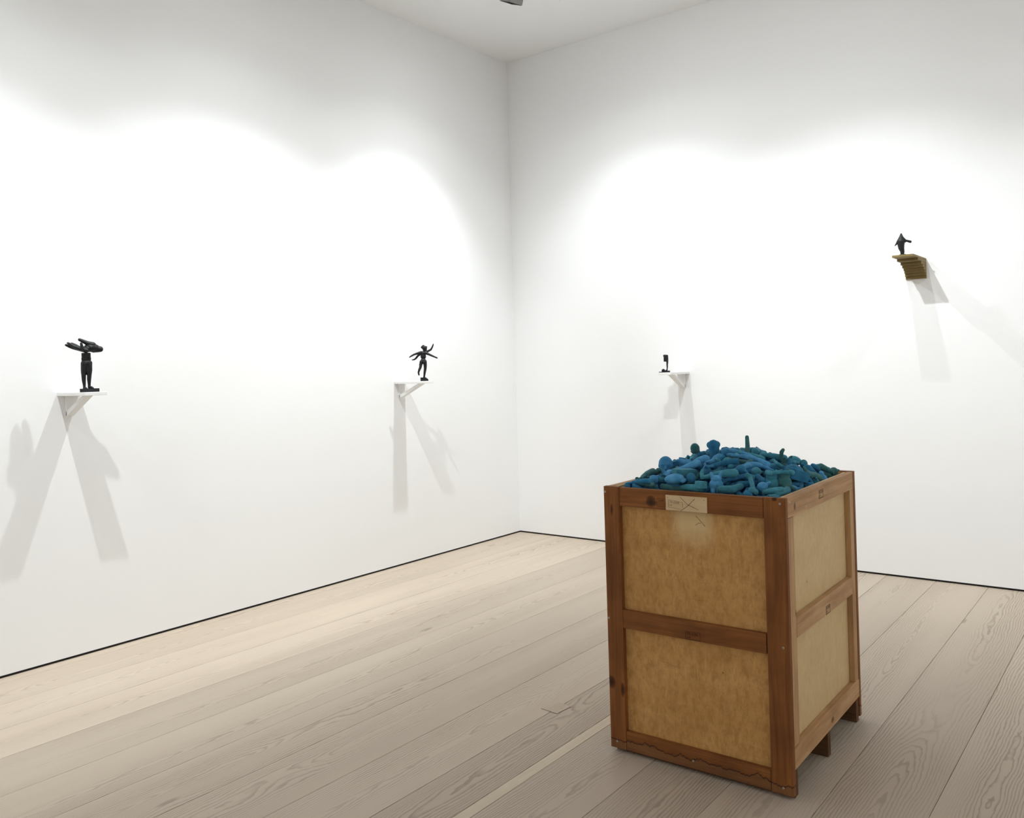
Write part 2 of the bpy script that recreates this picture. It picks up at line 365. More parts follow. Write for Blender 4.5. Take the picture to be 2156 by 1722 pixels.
# ------------------------------------------------------------------ white bracket shelves
def shelf(name_label, face, a0, a1, depth, ztop, brace):
    """face 'x': wall_left (out = +x, along = y); face 'y': wall_right (out = -y, along = x)"""
    mid = (a0 + a1) / 2
    root = empty('bracket_shelf', (0, mid, ztop) if face == 'x' else (mid, 0, ztop), 0 if face == 'x' else -math.pi / 2)
    tag(root, name_label, 'shelf', 'white bracket shelves on the gallery walls')
    h = (a1 - a0) / 2
    obj('board', nb(0, depth, -h, h, -0.019, 0, bev=0.0015), M_white, root)
    obj('wall_plate', nb(0, 0.018, -0.02, 0.02, -0.135, -0.019, bev=0.001), M_white, root)
    bb = bmesh.new(); pts = [(0.010, -0.112), (0.010, -0.136), (0.018, -0.136), (brace, -0.019), (brace - 0.045, -0.019)]
    fr = [bb.verts.new((x, -0.02, z)) for x, z in pts]; bk = [bb.verts.new((x, 0.02, z)) for x, z in pts]
    bb.faces.new(fr); bb.faces.new(bk[::-1])
    for i in range(5): bb.faces.new((fr[i], fr[(i + 1) % 5], bk[(i + 1) % 5], bk[i]))
    obj('brace', bb, M_white, root)
    return root
shelf('white wooden bracket shelf under the legs with a giant hand', 'x', -4.302, -4.178, 0.329, 1.530, 0.255)
shelf('white wooden bracket shelf under the black four-armed dancing figure', 'x', -1.635, -1.512, 0.325, 1.508, 0.275)
shelf('white wooden bracket shelf under the black one-legged figure', 'y', 1.721, 1.835, 0.342, 1.518, 0.245)

# stepped corbel on the right wall
cb = tag(empty('stepped_corbel', (3.6105, 0, 2.138)), 'olive brown corbel of stepped wooden layers under the hooded figure', 'corbel')
for z0, z1, dp in ((0.127, 0.142, 0.375), (0.110, 0.127, 0.245), (0.092, 0.110, 0.150), (0.075, 0.092, 0.106), (0.058, 0.075, 0.070), (0.040, 0.058, 0.047), (0.020, 0.040, 0.030), (0.0, 0.020, 0.014)):
    obj('layer', nb(-0.0675, 0.0675, -dp, 0, z0 + 0.0004, z1 - 0.0002, bev=0.001), M_corbel, cb)

# ------------------------------------------------------------------ bronze figures
AZ = math.atan2(r0.y, r0.x)       # the figures face across the room
class Px:
    """reads a crop of the photo: crop units to metres about a foot point"""
    def __init__(s, cx, by, k, loc):
        d = Vector(loc) - CAM; s.rz = math.atan2(-d.x, d.y); s.sx = d.xy.normalized().dot(FW.xy)
        s.cx, s.by, s.k = cx, by, k
    def __call__(s, x, y, r, dep=0.0): return ((x - s.cx) / s.k * s.sx, dep, (s.by - y) / s.k, r / s.k)
def figure(name, label, loc):
    return tag(empty(name, loc, math.atan2(-(loc[0] - CAM.x), loc[1] - CAM.y)), label, 'sculpture', 'black bronze figures on wall supports')

# legs carrying a giant hand
q = Px(855, 1140, 2966, (0.252, -4.238, 1.530))
f1 = figure('hand_figure', 'black bronze legs carrying a giant upturned hand on the shelf', (0.252, -4.238, 1.530))
bm = bmesh.new(); box(bm, -0.049, 0.049, -0.03, 0.03, 0.0, 0.0195, bev=0.001); obj('base', bm, M_bronze, f1)
bm = bmesh.new()
limb(bm, [q(768, 1075, 22, .0), q(768, 1020, 24, .0), q(762, 940, 33), q(762, 860, 37), q(764, 780, 45), q(775, 680, 52)])
limb(bm, [q(762, 1072, 20, .008), q(790, 1074, 20, -.012), q(806, 1080, 15, -.020)])
limb(bm, [q(850, 1070, 24, .0), q(850, 1015, 24, .0), q(850, 930, 33), q(856, 860, 36), q(858, 780, 46), q(852, 680, 54)])
limb(bm, [q(846, 1062, 22, .006), q(885, 1064, 22, -.010), q(915, 1076, 13, -.018)])
ball(bm, q(815, 665, 1)[:3], 92 / q.k, (1, 0.66, 0.75)); ball(bm, q(812, 590, 1)[:3], 78 / q.k, (1, 0.66, 0.95))
ball(bm, q(812, 535, 1)[:3], 74 / q.k, (1, 0.66, 0.7))
bmesh.ops.create_cone(bm, cap_ends=True, segments=24, radius1=1, radius2=1, depth=1, matrix=Matrix.Translation(q(812, 530, 1)[:3]) @ Matrix.Diagonal((0.0235, 0.0165, 80 / q.k, 1)))
obj('legs', fuse('legs', bm, 0.0018, 3), M_bronze, f1)
bm = bmesh.new()
ball(bm, q(905, 405, 1)[:3], 105 / q.k, (1.15, 0.95, 0.72)); ball(bm, q(850, 420, 1)[:3], 85 / q.k, (1.1, 1.15, 0.72))
limb(bm, [q(940, 420, 72), q(1010, 430, 58), q(1050, 435, 48)]); ball(bm, q(1058, 432, 1)[:3], 46 / q.k, (0.8, 1, 1.05))
limb(bm, [q(930, 360, 48, -.012), q(850, 338, 40, -.012), q(770, 298, 31, -.010), q(712, 272, 26, -.008)])          # thumb
limb(bm, [q(830, 455, 36, -.024), q(775, 440, 30, -.026), q(748, 395, 26, -.026), q(738, 335, 21, -.024)])          # finger bent up
limb(bm, [q(810, 450, 38, -.010), q(720, 425, 33, -.008), q(620, 385, 29, -.004), q(560, 345, 24, .002), q(520, 325, 19, .004)])
limb(bm, [q(800, 452, 38, .012), q(700, 425, 33, .016), q(600, 400, 29, .018), q(540, 378, 25, .018), q(488, 354, 20, .018)])
limb(bm, [q(810, 440, 36, .030), q(700, 400, 32, .036), q(630, 360, 30, .036), q(580, 334, 24, .036)])
obj('giant_hand', fuse('giant_hand', bm, 0.0018, 3), M_bronze, f1)

# four-armed dancer on one leg
q = Px(990, 1100, 2823, (0.285, -1.575, 1.508))
f2 = figure('dancer_figure', 'black bronze four-armed figure balancing on one leg upon a shelf', (0.285, -1.575, 1.508))
bm = bmesh.new()
wv = [(-0.032, 0.0), (-0.032, 0.029), (-0.012, 0.029), (0.012, 0.018), (0.031, 0.012), (0.031, 0.0)]
A_ = [bm.verts.new((x, -0.02, z)) for x, z in wv]; B_ = [bm.verts.new((x, 0.02, z)) for x, z in wv]
bm.faces.new(A_); bm.faces.new(B_[::-1])
for i in range(6): bm.faces.new((A_[i], A_[(i + 1) % 6], B_[(i + 1) % 6], B_[i]))
obj('base', bm, M_bronze, f2)
bm = bmesh.new()
ball(bm, q(1005, 350, 1)[:3], 56 / q.k, (0.95, 0.95, 1.0)); ball(bm, q(975, 335, 1)[:3], 44 / q.k, (1.1, 0.9, 0.85)); limb(bm, [q(945, 332, 18, -.004), q(985, 305, 26, -.002)])
limb(bm, [q(1010, 370, 40), q(1006, 430, 36), q(1000, 460, 44)])
ball(bm, q(985, 470, 1)[:3], 80 / q.k, (1.0, 0.6, 0.62)); ball(bm, q(978, 545, 1)[:3], 70 / q.k, (0.95, 0.62, 1.0)); ball(bm, q(975, 640, 1)[:3], 68 / q.k, (1, 0.65, 0.85))
limb(bm, [q(1050, 405, 14, .006), q(1055, 360, 15, .006), q(1059, 322, 14, .006)])
limb(bm, [q(1035, 450, 32), q(1090, 425, 25), q(1155, 392, 23), q(1185, 340, 20), q(1206, 295, 17), q(1214, 268, 11)])
limb(bm, [q(1040, 470, 34, -.004), q(1110, 500, 27, -.008), q(1190, 540, 22, -.012), q(1255, 570, 18, -.014), q(1288, 586, 17, -.014)])
limb(bm, [q(930, 452, 36, -.004), q(850, 470, 27, -.008), q(770, 495, 23, -.012), q(710, 525, 19, -.014), q(678, 545, 15, -.014), q(666, 556, 10, -.014)])
limb(bm, [q(930, 470, 34, .006), q(860, 520, 25, .01), q(805, 585, 22, .012), q(770, 608, 18, .012), q(722, 614, 12, .012)])
limb(bm, [q(1010, 660, 46), q(1016, 740, 40), q(1014, 820, 33), q(1000, 900, 29), q(988, 980, 22), q(982, 1025, 24)])
limb(bm, [q(975, 1030, 24, .004), q(1020, 1040, 22, -.008), q(1062, 1066, 15, -.016)])
limb(bm, [q(935, 665, 46), q(915, 730, 38), q(905, 790, 31, -.006), q(880, 840, 29, .008), q(862, 890, 22, .016)])
limb(bm, [q(858, 895, 22, .016), q(862, 930, 21, .012), q(868, 958, 17, .008)])
ball(bm, q(985, 680, 1, -.016)[:3], 0.006, (0.8, 1, 1.2))
obj('body', fuse('body', bm, 0.0017, 3), M_bronze, f2)

# one-legged fragment with a head at its foot
q = Px(640, 872, 3700, (1.762, -0.262, 1.518))
f3 = figure('one_legged_figure', 'black bronze half body on one leg with a head at its foot', (1.762, -0.262, 1.518))
bm = bmesh.new(); box(bm, -0.042, 0.025, -0.022, 0.022, 0, 0.0065); box(bm, -0.066, -0.03, -0.02, 0.02, 0, 0.0062); box(bm, -0.020, 0.024, -0.022, 0.022, 0.004, 0.014)
obj('base', bm, M_bronze, f3)
bm = bmesh.new()
ball(bm, q(600, 372, 1)[:3], 70 / q.k, (1.0, 0.7, 0.55)); limb(bm, [q(570, 362, 34), q(655, 372, 36)])
limb(bm, [q(600, 400, 52), q(605, 450, 52)]); box(bm, -0.0245, 0.004, -0.012, 0.012, (872 - 545) / q.k, (872 - 420) / q.k)
limb(bm, [q(650, 390, 40), q(655, 480, 38), q(657, 560, 32), q(650, 640, 26), q(652, 690, 24), q(648, 750, 19), q(640, 800, 20)])
limb(bm, [q(640, 805, 22, .002), q(610, 812, 20, -.006)])
obj('body', fuse('body', bm, 0.0016, 2), M_bronze, f3)
bm = bmesh.new(); ball(bm, q(530, 815, 1)[:3], 56 / q.k, (1.0, 1.0, 1.0)); ball(bm, q(545, 830, 1)[:3], 50 / q.k, (1.2, 0.8, 0.7)); limb(bm, [q(505, 795, 20, -.012), q(490, 825, 16, -.014)])
obj('fallen_head', fuse('fallen_head', bm, 0.0014, 2), M_bronze, f3)

# hooded figure on the corbel
q = Px(625, 650, 2650, (3.588, -0.275, 2.280))
f4 = figure('hooded_figure', 'black bronze pointed hooded figure with outstretched arm on stepped corbel', (3.588, -0.275, 2.280))
bm = bmesh.new(); limb(bm, [q(590, 632, 18), q(670, 626, 16)]); ball(bm, q(625, 630, 1)[:3], 66 / q.k, (1.05, 0.8, 0.33)); box(bm, -0.024, 0.024, -0.016, 0.016, 0, 0.006)
obj('base', fuse('base', bm, 0.0014, 2), M_bronze, f4)
bm = bmesh.new()
limb(bm, [q(620, 620, 32), q(622, 560, 38), q(605, 500, 52), q(600, 440, 60), q(605, 380, 66), q(608, 330, 52), q(608, 290, 34), q(608, 250, 18), q(608, 238, 9)])
limb(bm, [q(560, 350, 22), q(608, 290, 26), q(665, 350, 22)])
limb(bm, [q(550, 370, 24), q(520, 415, 16), q(492, 448, 9)])
limb(bm, [q(650, 352, 22), q(695, 368, 17), q(735, 385, 22), q(772, 398, 24)]); limb(bm, [q(640, 410, 26), q(668, 396, 14), q(700, 380, 14)])
obj('body', fuse('body', bm, 0.0016, 2), M_bronze, f4)

# ------------------------------------------------------------------ crate
CW, CD, CH, CB = 0.7621, 0.8785, 1.0949, 0.015
ANG = 0.0102
c_e = Vector((math.cos(ANG), math.sin(ANG), 0))
org = Vector((3.92189, -3.53057, 0)) - CW * c_e
crate = tag(empty('wooden_crate', org, ANG), 'tall open wooden shipping crate with framed plywood sides, heaped with blue casts', 'crate')
FT = 0.024      # thickness of the frame boards
def part(name, m, *a, bev=0.0012): return obj(name, nb(*a, bev=bev), m, crate)
# front and back frames
for y0, y1 in ((0.0, FT), (CD - FT, CD)):
    part('stile', M_fv, 0.0, 0.072, y0, y1, CB, CH)
    part('stile', M_fv, 0.6795, CW, y0, y1, CB, CH)
    part('rail', M_fh, 0.0735, 0.6775, y0 + 0.0015, y1 - 0.0008, 1.017, CH - 0.002)
    part('rail', M_fh, 0.0730, 0.6755, y0 + 0.0015, y1 - 0.0008, 0.517, 0.591)
    part('rail', M_fh, 0.0735, 0.6775, y0 + 0.0015, y1 - 0.0008, 0.017, 0.092)
part('panel', M_plyf, 0.03, CW - 0.03, FT + 0.0003, FT + 0.012, 0.02, CH - 0.004, bev=0)
part('panel', M_plyf, 0.03, CW - 0.03, CD - FT - 0.012, CD - FT - 0.0003, 0.02, CH - 0.004, bev=0)
# side frames
for x0, x1 in ((CW - 0.026, CW - 0.002), (0.002, 0.026)):
    part('rail', M_sh, x0, x1, FT - 0.004, CD - FT + 0.004, 1.019, CH - 0.002)
    part('rail', M_sh, x0, x1, 0.0905, 0.802, 0.567, 0.640)
    part('rail', M_sh, x0, x1 + (0.0015 if x1 > 0.3 else 0), 0.0245, CD - FT - 0.0005, 0.104, 0.181)
    part('stile', M_sv, x0, x1 - (0.0012 if x1 > 0.3 else 0), FT + 0.0015, 0.0895, 0.1825, 1.0170)
    part('stile', M_sv, x0, x1, 0.803, CD - FT - 0.0005, 0.1815, 1.0185)
part('panel', M_plys, CW - 0.038, CW - 0.0265, 0.037, CD - 0.037, 0.11, CH - 0.004, bev=0)
part('panel', M_plys, 0.0265, 0.038, 0.037, CD - 0.037, 0.11, CH - 0.004, bev=0)
part('bottom_board', M_plyin, 0.03, CW - 0.03, 0.03, CD - 0.03, 0.100, 0.112, bev=0)
for y0 in (0.0265, 0.417, 0.816): part('runner', M_run, 0.012, CW - 0.005, y0, y0 + 0.034, 0.0, 0.0995)
# pale plate nailed on the top rail
plate = part('label_plate', M_plate, 0.285, 0.459, -0.0035, 0.0014, 1.0185, 1.078, bev=0.0006)
plate['label'] = 'pale raw pine plate with stamp and pencilled cross'
def stroke(name, m, parent, pts, wd, face='front', off=-0.0040):
    bm_ = bmesh.new()
    for (a, b) in zip(pts[:-1], pts[1:]):
        d = Vector((b[0] - a[0], b[1] - a[1])); L = d.length; an = math.atan2(d.y, d.x)
        mm = Matrix.Translation((a[0], off, a[1])) @ Matrix.Rotation(-an, 4, 'Y')
        box(bm_, 0, L, -0.0002, 0.0002, -wd / 2, wd / 2, mm)
    return obj(name, bm_, m, parent)
def text(name, m, parent, body, x, z, h, face='front', off=0.0, rot=0.0, stretch=1.0):
    cu = bpy.data.curves.new(name, 'FONT'); cu.body = body; cu.size = 1.0; cu.extrude = 0.0
    to = bpy.data.objects.new(name, cu); C.objects.link(to)
    me = bpy.data.meshes.new_from_object(to.evaluated_get(bpy.context.evaluated_depsgraph_get())); bpy.data.objects.remove(to)
    k = h / 0.70
    M_ = Matrix.Translation((x, off, z)) @ Matrix.Rotation(math.pi / 2, 4, 'X') @ Matrix.Rotation(rot, 4, 'Z') @ Matrix.Diagonal((k * stretch, k, k, 1))
    if face == 'side': M_ = Matrix.Translation((CW + off, x, z)) @ Matrix.Rotation(math.pi / 2, 4, 'Z') @ Matrix.Rotation(math.pi / 2, 4, 'X') @ Matrix.Diagonal((k * stretch, k, k, 1))
    me.transform(M_); me.materials.clear()
    return obj(name, me, m, parent)
stroke('pencil_mark', M_ink, plate, [(0.347, 1.0745), (0.368, 1.055), (0.383, 1.044), (0.424, 1.029)], 0.0011)
stroke('pencil_mark', M_ink, plate, [(0.410, 1.0705), (0.383, 1.044), (0.366, 1.031), (0.349, 1.0195)], 0.0013)
stroke('stamp_frame', M_ink2, plate, [(0.352, 1.025), (0.297, 1.031), (0.297, 1.060), (0.358, 1.053), (0.358, 1.030)], 0.0008)
text('stamp_lettering', M_ink2, plate, 'TR-0299', 0.301, 1.0475, 0.0085, off=-0.0040, rot=-0.06)
text('stamp_lettering', M_ink2, plate, 'HT', 0.301, 1.035, 0.007, off=-0.0040, rot=-0.06)
for x in (0.2945, 0.4475): obj('nail', nb(x - 0.0011, x + 0.0011, -0.0042, -0.003, 1.0665, 1.0685), M_ink, plate)
frontrails = [o for o in crate.children if o.name.startswith('rail')]
fp = [o for o in crate.children if o.name.startswith('panel')][0]
stroke('pencil_mark', M_ink, fp, [(0.399, 1.000), (0.418, 0.981), (0.4375, 0.962)], 0.0014, off=FT + 0.0001)
stroke('pencil_mark', M_ink, fp, [(0.396, 0.9625), (0.408, 0.971), (0.420, 0.9735)], 0.0013, off=FT + 0.0001)
stroke('scratch', M_ink2, fp, [(0.22, 0.405), (0.26, 0.400), (0.285, 0.396)], 0.0008, off=FT + 0.0001)
mr = frontrails[1]
stroke('stamp_frame', M_ink3, mr, [(0.352, 0.520), (0.352, 0.548), (0.413, 0.551), (0.413, 0.520), (0.352, 0.519)], 0.0010, off=0.0013)
text('stamp_lettering', M_ink3, mr, 'TR-0299', 0.358, 0.5365, 0.010, off=0.0012, stretch=0.9)
text('stamp_lettering', M_ink3, mr, 'HT', 0.358, 0.523, 0.008, off=0.0012)
tr = frontrails[0]
stroke('stamp_frame', M_ink3, tr, [(0.245, 1.030), (0.245, 1.062), (0.281, 1.060), (0.281, 1.029), (0.245, 1.029)], 0.0008, off=0.0013)
text('stamp_lettering', M_ink3, tr, '0299', 0.250, 1.048, 0.0085, off=0.0012)
# brand stamps on the right side
siderails = [o for o in crate.children if o.name.startswith('rail')][6:9]
for rl, v0, z0 in ((siderails[0], 0.386, 1.040), (siderails[1], 0.432, 0.567)):
    for (x, z, wv_, hv) in ((0, 0, 0.052, 0.0022), (0, 0.031, 0.052, 0.0022), (0, 0, 0.0030, 0.032), (0.050, 0, 0.0030, 0.032)):
        obj('stamp_frame', nb(CW - 0.0021, CW - 0.0016, v0 + x, v0 + x + wv_, z0 + z, z0 + z + hv), M_ink, rl)
    text('stamp_lettering', M_ink, rl, 'TR-0299', v0 + 0.004, z0 + 0.0185, 0.010, 'side', -0.0016, stretch=0.85)
    text('stamp_lettering', M_ink, rl, 'HT', v0 + 0.006, z0 + 0.005, 0.010, 'side', -0.0016)
# screws
def screw(x, z, face='front'):
    s_ = bmesh.new()
    bmesh.ops.create_cone(s_, cap_ends=True, segments=14, radius1=0.0042, radius2=0.0036, depth=0.0018)
    bmesh.ops.rotate(s_, cent=(0, 0, 0), matrix=Matrix.Rotation(math.pi / 2, 3, 'X' if face == 'front' else 'Y'), verts=s_.verts)
    p_ = (x, -0.0006, z) if face == 'front' else (CW - 0.0016, x, z)
    bmesh.ops.translate(s_, vec=p_, verts=s_.verts)
    so = obj('screw', s_, M_screw, crate)
    h_ = bmesh.new(); bmesh.ops.create_cone(h_, cap_ends=True, segments=6, radius1=0.0019, radius2=0.0019, depth=0.0006)
    bmesh.ops.rotate(h_, cent=(0, 0, 0), matrix=Matrix.Rotation(math.pi / 2, 3, 'X' if face == 'front' else 'Y'), verts=h_.verts)
    bmesh.ops.translate(h_, vec=(x, -0.0016, z) if face == 'front' else (CW - 0.0006, x, z), verts=h_.verts)
    obj('socket', h_, M_screwhole, so)
for x, z in ((0.007, 1.072), (0.742, 1.075), (0.739, 0.552), (0.007, 0.549), (0.030, 0.043), (0.369, 0.047), (0.724, 0.039)): screw(x, z)
for v, z in ((0.052, 1.074), (0.23, 1.032), (0.16, 0.125), (0.66, 0.120)): screw(v, z, 'side')

# ------------------------------------------------------------------ blue flocked casts
def mat_wax(name, lo, hi):
    n = N(name)
    rnd = n.n('ShaderNodeObjectInfo').outputs['Random']
    rv = n.n('ShaderNodeCombineXYZ')
    for i in range(3): n.put(rv.inputs[i], n.math('MULTIPLY', rnd, 3.0 + i))
    a = n.noise(n.coord((1, 1, 1), rv.outputs[0]), 26, 4, 0.6)
    fz = n.noise(n.coord((1, 1, 1), rv.outputs[0]), 420, 2, 0.6)
    col = n.mix(n.ramp(a, [(0.35, 0.0), (0.65, 1.0)]), lo, hi)
    col = n.mix(1.0, col, n.mix(rnd, (0.82, 0.82, 0.82), (1.15, 1.15, 1.15)), 'MULTIPLY')
    n.bump(fz, 0.25, 0.0012)
    n.b.inputs['Sheen Weight'].default_value = 0.25; n.b.inputs['Sheen Roughness'].default_value = 0.5
    n.b.inputs['Sheen Tint'].default_value = (0.35, 0.6, 0.85, 1)
    return n.done(col, 0.9, 0, 0.1)
WAX = {'deep blue': mat_wax('deep_blue_flock', (0.021, 0.135, 0.255), (0.040, 0.195, 0.350)),
       'bright blue': mat_wax('bright_blue_flock', (0.052, 0.235, 0.450), (0.100, 0.325, 0.570)),
       'teal': mat_wax('teal_flock', (0.034, 0.180, 0.245), (0.070, 0.265, 0.345)),
       'greenish': mat_wax('greenish_flock', (0.030, 0.130, 0.140), (0.085, 0.195, 0.195))}
VX = 0.0022
def mk(name, fn, sm=3):
    b = bmesh.new(); fn(b); return fuse(name, b, VX, sm)
def _fingers(b, x, z, n_=4, L=0.018, r=0.0036, dirx=1):
    for i in range(n_):
        y = (i - (n_ - 1) / 2) * 0.0075; k = (0.85, 1.0, 0.95, 0.75)[i % 4]
        limb(b, [(x, y, z, r), (x + dirx * L * 0.6 * k, y * 1.25, z + 0.002, r), (x + dirx * L * k, y * 1.4, z - 0.003, r * 0.85)])
def k_arm(b):
    limb(b, [(-.06, 0, 0, .012), (-.03, 0, .004, .0125), (0, 0, .010, .0105), (.025, .014, .006, .0095), (.045, .024, .0, .007)])
    ball(b, (.055, .028, 0), .011, (1.1, 1, .6)); limb(b, [(.052, .022, 0, .004), (.062, .014, .004, .0036)])
    for i in range(3): limb(b, [(.060, .024 + i * .006, 0, .0042), (.078, .030 + i * .008, -.002, .0036)])
def k_straight_arm(b):
    limb(b, [(-.055, 0, 0, .013), (-.01, 0, .003, .011), (.03, 0, .002, .008)]); ball(b, (.04, 0, 0), .012, (1.1, 1, .55))
    _fingers(b, .046, 0, 4, .020); limb(b, [(.036, .008, 0, .0045), (.046, .018, .002, .0036)])
def k_leg(b):
    limb(b, [(-.065, 0, 0, .019), (-.03, 0, .002, .017), (0, 0, .006, .0125), (.03, 0, -.002, .0125), (.06, 0, -.006, .008)])
    limb(b, [(.066, 0, -.006, .0095), (.068, 0, .014, .0085), (.066, 0, .030, .006)])
def k_bent_leg(b):
    limb(b, [(-.045, 0, -.01, .019), (-.02, 0, .008, .017), (.005, 0, .022, .013), (.025, 0, .0, .0125), (.042, 0, -.022, .008)])
    limb(b, [(.044, 0, -.026, .009), (.064, 0, -.028, .0075), (.074, 0, -.029, .005)])
def k_head(b):
    ball(b, (0, 0, .006), .026, (.92, 1.0, 1.1), sub=3); ball(b, (.008, 0, -.014), .019, (1.0, .9, 1.0), sub=3)
    limb(b, [(.024, 0, .006, .003), (.029, 0, -.004, .0045)]); limb(b, [(.020, -.007, -.016, .003), (.022, .007, -.016, .003)])
    for s_ in (-1, 1):
        ball(b, (0, s_ * .024, -.002), .007, (.8, .5, 1.2)); limb(b, [(.022, s_ * .004, .010, .0035), (.018, s_ * .016, .010, .003)])
    limb(b, [(-.004, 0, -.02, .014), (-.008, 0, -.036, .014)])
def k_ball(b):
    ball(b, (0, 0, 0), .019, (1, .95, 1.05), sub=3); limb(b, [(.0, 0, -.016, .007), (.004, 0, -.030, .006)])
def k_torso(b):
    ball(b, (.026, 0, .003), .023, (1.0, 1.25, .75), sub=3); ball(b, (-.002, 0, 0), .019, (1.2, 1.05, .78)); ball(b, (-.030, 0, 0), .022, (1, 1.25, .85), sub=3)
    for s_ in (-1, 1):
        ball(b, (.030, s_ * .012, .015), .0095); limb(b, [(-.036, s_ * .012, 0, .015), (-.062, s_ * .015, .002, .0125)])
        limb(b, [(.034, s_ * .024, 0, .009), (.030, s_ * .038, -.003, .008)])
    limb(b, [(.04, 0, .003, .009), (.056, 0, .004, .0085)])
def k_squat(b):
    ball(b, (0, 0, -.004), .027, (.95, 1.1, 1.0), sub=3); ball(b, (0, 0, .022), .020, (1, 1.15, .8))
    for s_ in (-1, 1):
        limb(b, [(.002, s_ * .014, .030, .009), (0, s_ * .021, .046, .0065)]); limb(b, [(.010, s_ * .016, -.02, .011), (.030, s_ * .020, -.026, .008)])
def k_block(b): box(b, -.044, .044, -.027, .027, -.019, .019)
def k_cube(b): box(b, -.022, .022, -.019, .019, -.017, .017)
def k_slab(b):
    box(b, -.055, .05, -.034, .034, -.009, .009); limb(b, [(.045, -.03, 0, .0115), (.05, .03, 0, .0115)])
def k_wedge(b):
    pts = [(-.045, -.02), (.05, -.02), (.05, -.010), (-.030, .030), (-.045, .030)]
    A = [b.verts.new((x, -.017, z)) for x, z in pts]; B = [b.verts.new((x, .017, z)) for x, z in pts]
    b.faces.new(A); b.faces.new(B[::-1])
    for i in range(5): b.faces.new((A[i], A[(i + 1) % 5], B[(i + 1) % 5], B[i]))
def k_elbow(b):
    box(b, -.045, .045, -.016, .016, -.006, .006); m = Matrix.Translation((-.04, 0, 0)) @ Matrix.Rotation(-1.15, 4, 'Y'); box(b, 0, .062, -.016, .016, -.006, .006, m)
def k_ring(b):
    pts = [(.028 * math.cos(t), .034 * math.sin(t), 0, .0105) for t in np.linspace(-.4, 4.4, 13)]; limb(b, pts)
def k_boulder(b):
    box(b, -.05, .045, -.034, .034, -.026, .02); ball(b, (-.012, 0, .008), .040, (1.1, .85, .75), sub=3)
def k_lump(b):
    ball(b, (0, 0, 0), .032, (1, .9, 1.05), sub=3); limb(b, [(.006, 0, .02, .015), (.012, 0, .046, .0105)]); ball(b, (-.018, .012, .012), .018)
def k_figure(b):
    ball(b, (.078, 0, .0), .0125, (1.1, .9, 1)); limb(b, [(.066, 0, .004, .006), (.052, 0, .010, .013), (.028, 0, .017, .0125), (0, 0, .014, .0145)])
    for s_ in (-1, 1):
        limb(b, [(.052, s_ * .012, .010, .0075), (.066, s_ * .028, .004, .006), (.092, s_ * .030, -.006, .005)])
        limb(b, [(0, s_ * .008, .014, .0115), (-.035, s_ * .013, .003, .0095), (-.072, s_ * .015, -.014, .0065), (-.080, s_ * .015, -.004, .005)])
def k_curled(b):
    limb(b, [(-.02, 0, -.012, .016), (-.026, 0, .008, .016), (-.012, 0, .026, .014)]); ball(b, (.008, 0, .032), .014)
    for s_ in (-1, 1):
        limb(b, [(-.018, s_ * .008, -.014, .012), (.018, s_ * .011, .006, .010), (.024, s_ * .011, -.022, .008)]); limb(b, [(-.012, s_ * .014, .022, .007), (.016, s_ * .018, .012, .006)])
def k_bone(b):
    limb(b, [(-.045, 0, 0, .009), (.0, 0, .003, .0085), (.045, 0, 0, .009)])
    for x in (-.05, .05):
        for s_ in (-1, 1): ball(b, (x, s_ * .008, 0), .0115)
def k_horn(b): limb(b, [(-.036, 0, -.012, .014), (-.016, 0, .0, .0135), (.006, 0, .006, .012), (.026, 0, .018, .009), (.038, 0, .036, .005)])
def k_fork(b):
    limb(b, [(-.055, 0, 0, .012), (-.01, 0, .0, .0125), (.02, 0, .004, .009), (.036, .016, .008, .0085), (.056, .024, .014, .0095), (.068, .022, .018, .008)])
    limb(b, [(.014, 0, .004, .008), (.032, -.014, .006, .0065), (.056, -.022, .010, .006)]); limb(b, [(.02, 0, .004, .007), (.038, 0, .012, .006)])
def k_star(b):
    for a_, L in ((.3, .05), (2.0, .045), (3.5, .055), (5.2, .04)):
        limb(b, [(0, 0, 0, .013), (L * .6 * math.cos(a_), L * .6 * math.sin(a_), .006, .0095), (L * math.cos(a_), L * math.sin(a_), -.002, .009)])
def k_cap(b):
    ball(b, (0, 0, 0), .035, (1.25, .95, .62), sub=3); limb(b, [(.03, -.022, -.012, .008), (.048, 0, -.012, .008), (.03, .022, -.012, .008)])
def k_foot(b):
    limb(b, [(-.02, 0, .03, .012), (-.02, 0, .0, .013), (-.022, 0, -.012, .014)]); limb(b, [(-.018, 0, -.012, .014), (.012, 0, -.015, .0125), (.032, 0, -.018, .010)])
    for i in range(4): limb(b, [(.034, (i - 1.5) * .006, -.019, .0045), (.044 - .003 * abs(i - 1), (i - 1.5) * .0068, -.020, .0042)])
def k_stump(b): limb(b, [(0, 0, -.045, .014), (0, 0, -.01, .0155), (.002, 0, .02, .020), (.0, 0, .034, .021)]); ball(b, (-.008, .010, .034), .014); ball(b, (.010, -.006, .036), .014)
def k_pole(b): limb(b, [(0, 0, -.055, .016), (0, 0, -.02, .013), (.003, 0, .015, .010), (0, 0, .055, .0085)])
def k_skull_hand(b):
    limb(b, [(.075, 0, -.032, .013), (.05, 0, -.030, .0105), (.022, 0, -.022, .009), (.006, 0, -.004, .0075), (.0, 0, .010, .008)])
    for yy in (-.007, .007): limb(b, [(0, yy, .010, .004), (-.010, yy, .022, .0035)])
    ball(b, (.006, 0, .034), .0195, (1.0, 1, 1.12), sub=3); ball(b, (.015, 0, .022), .011)
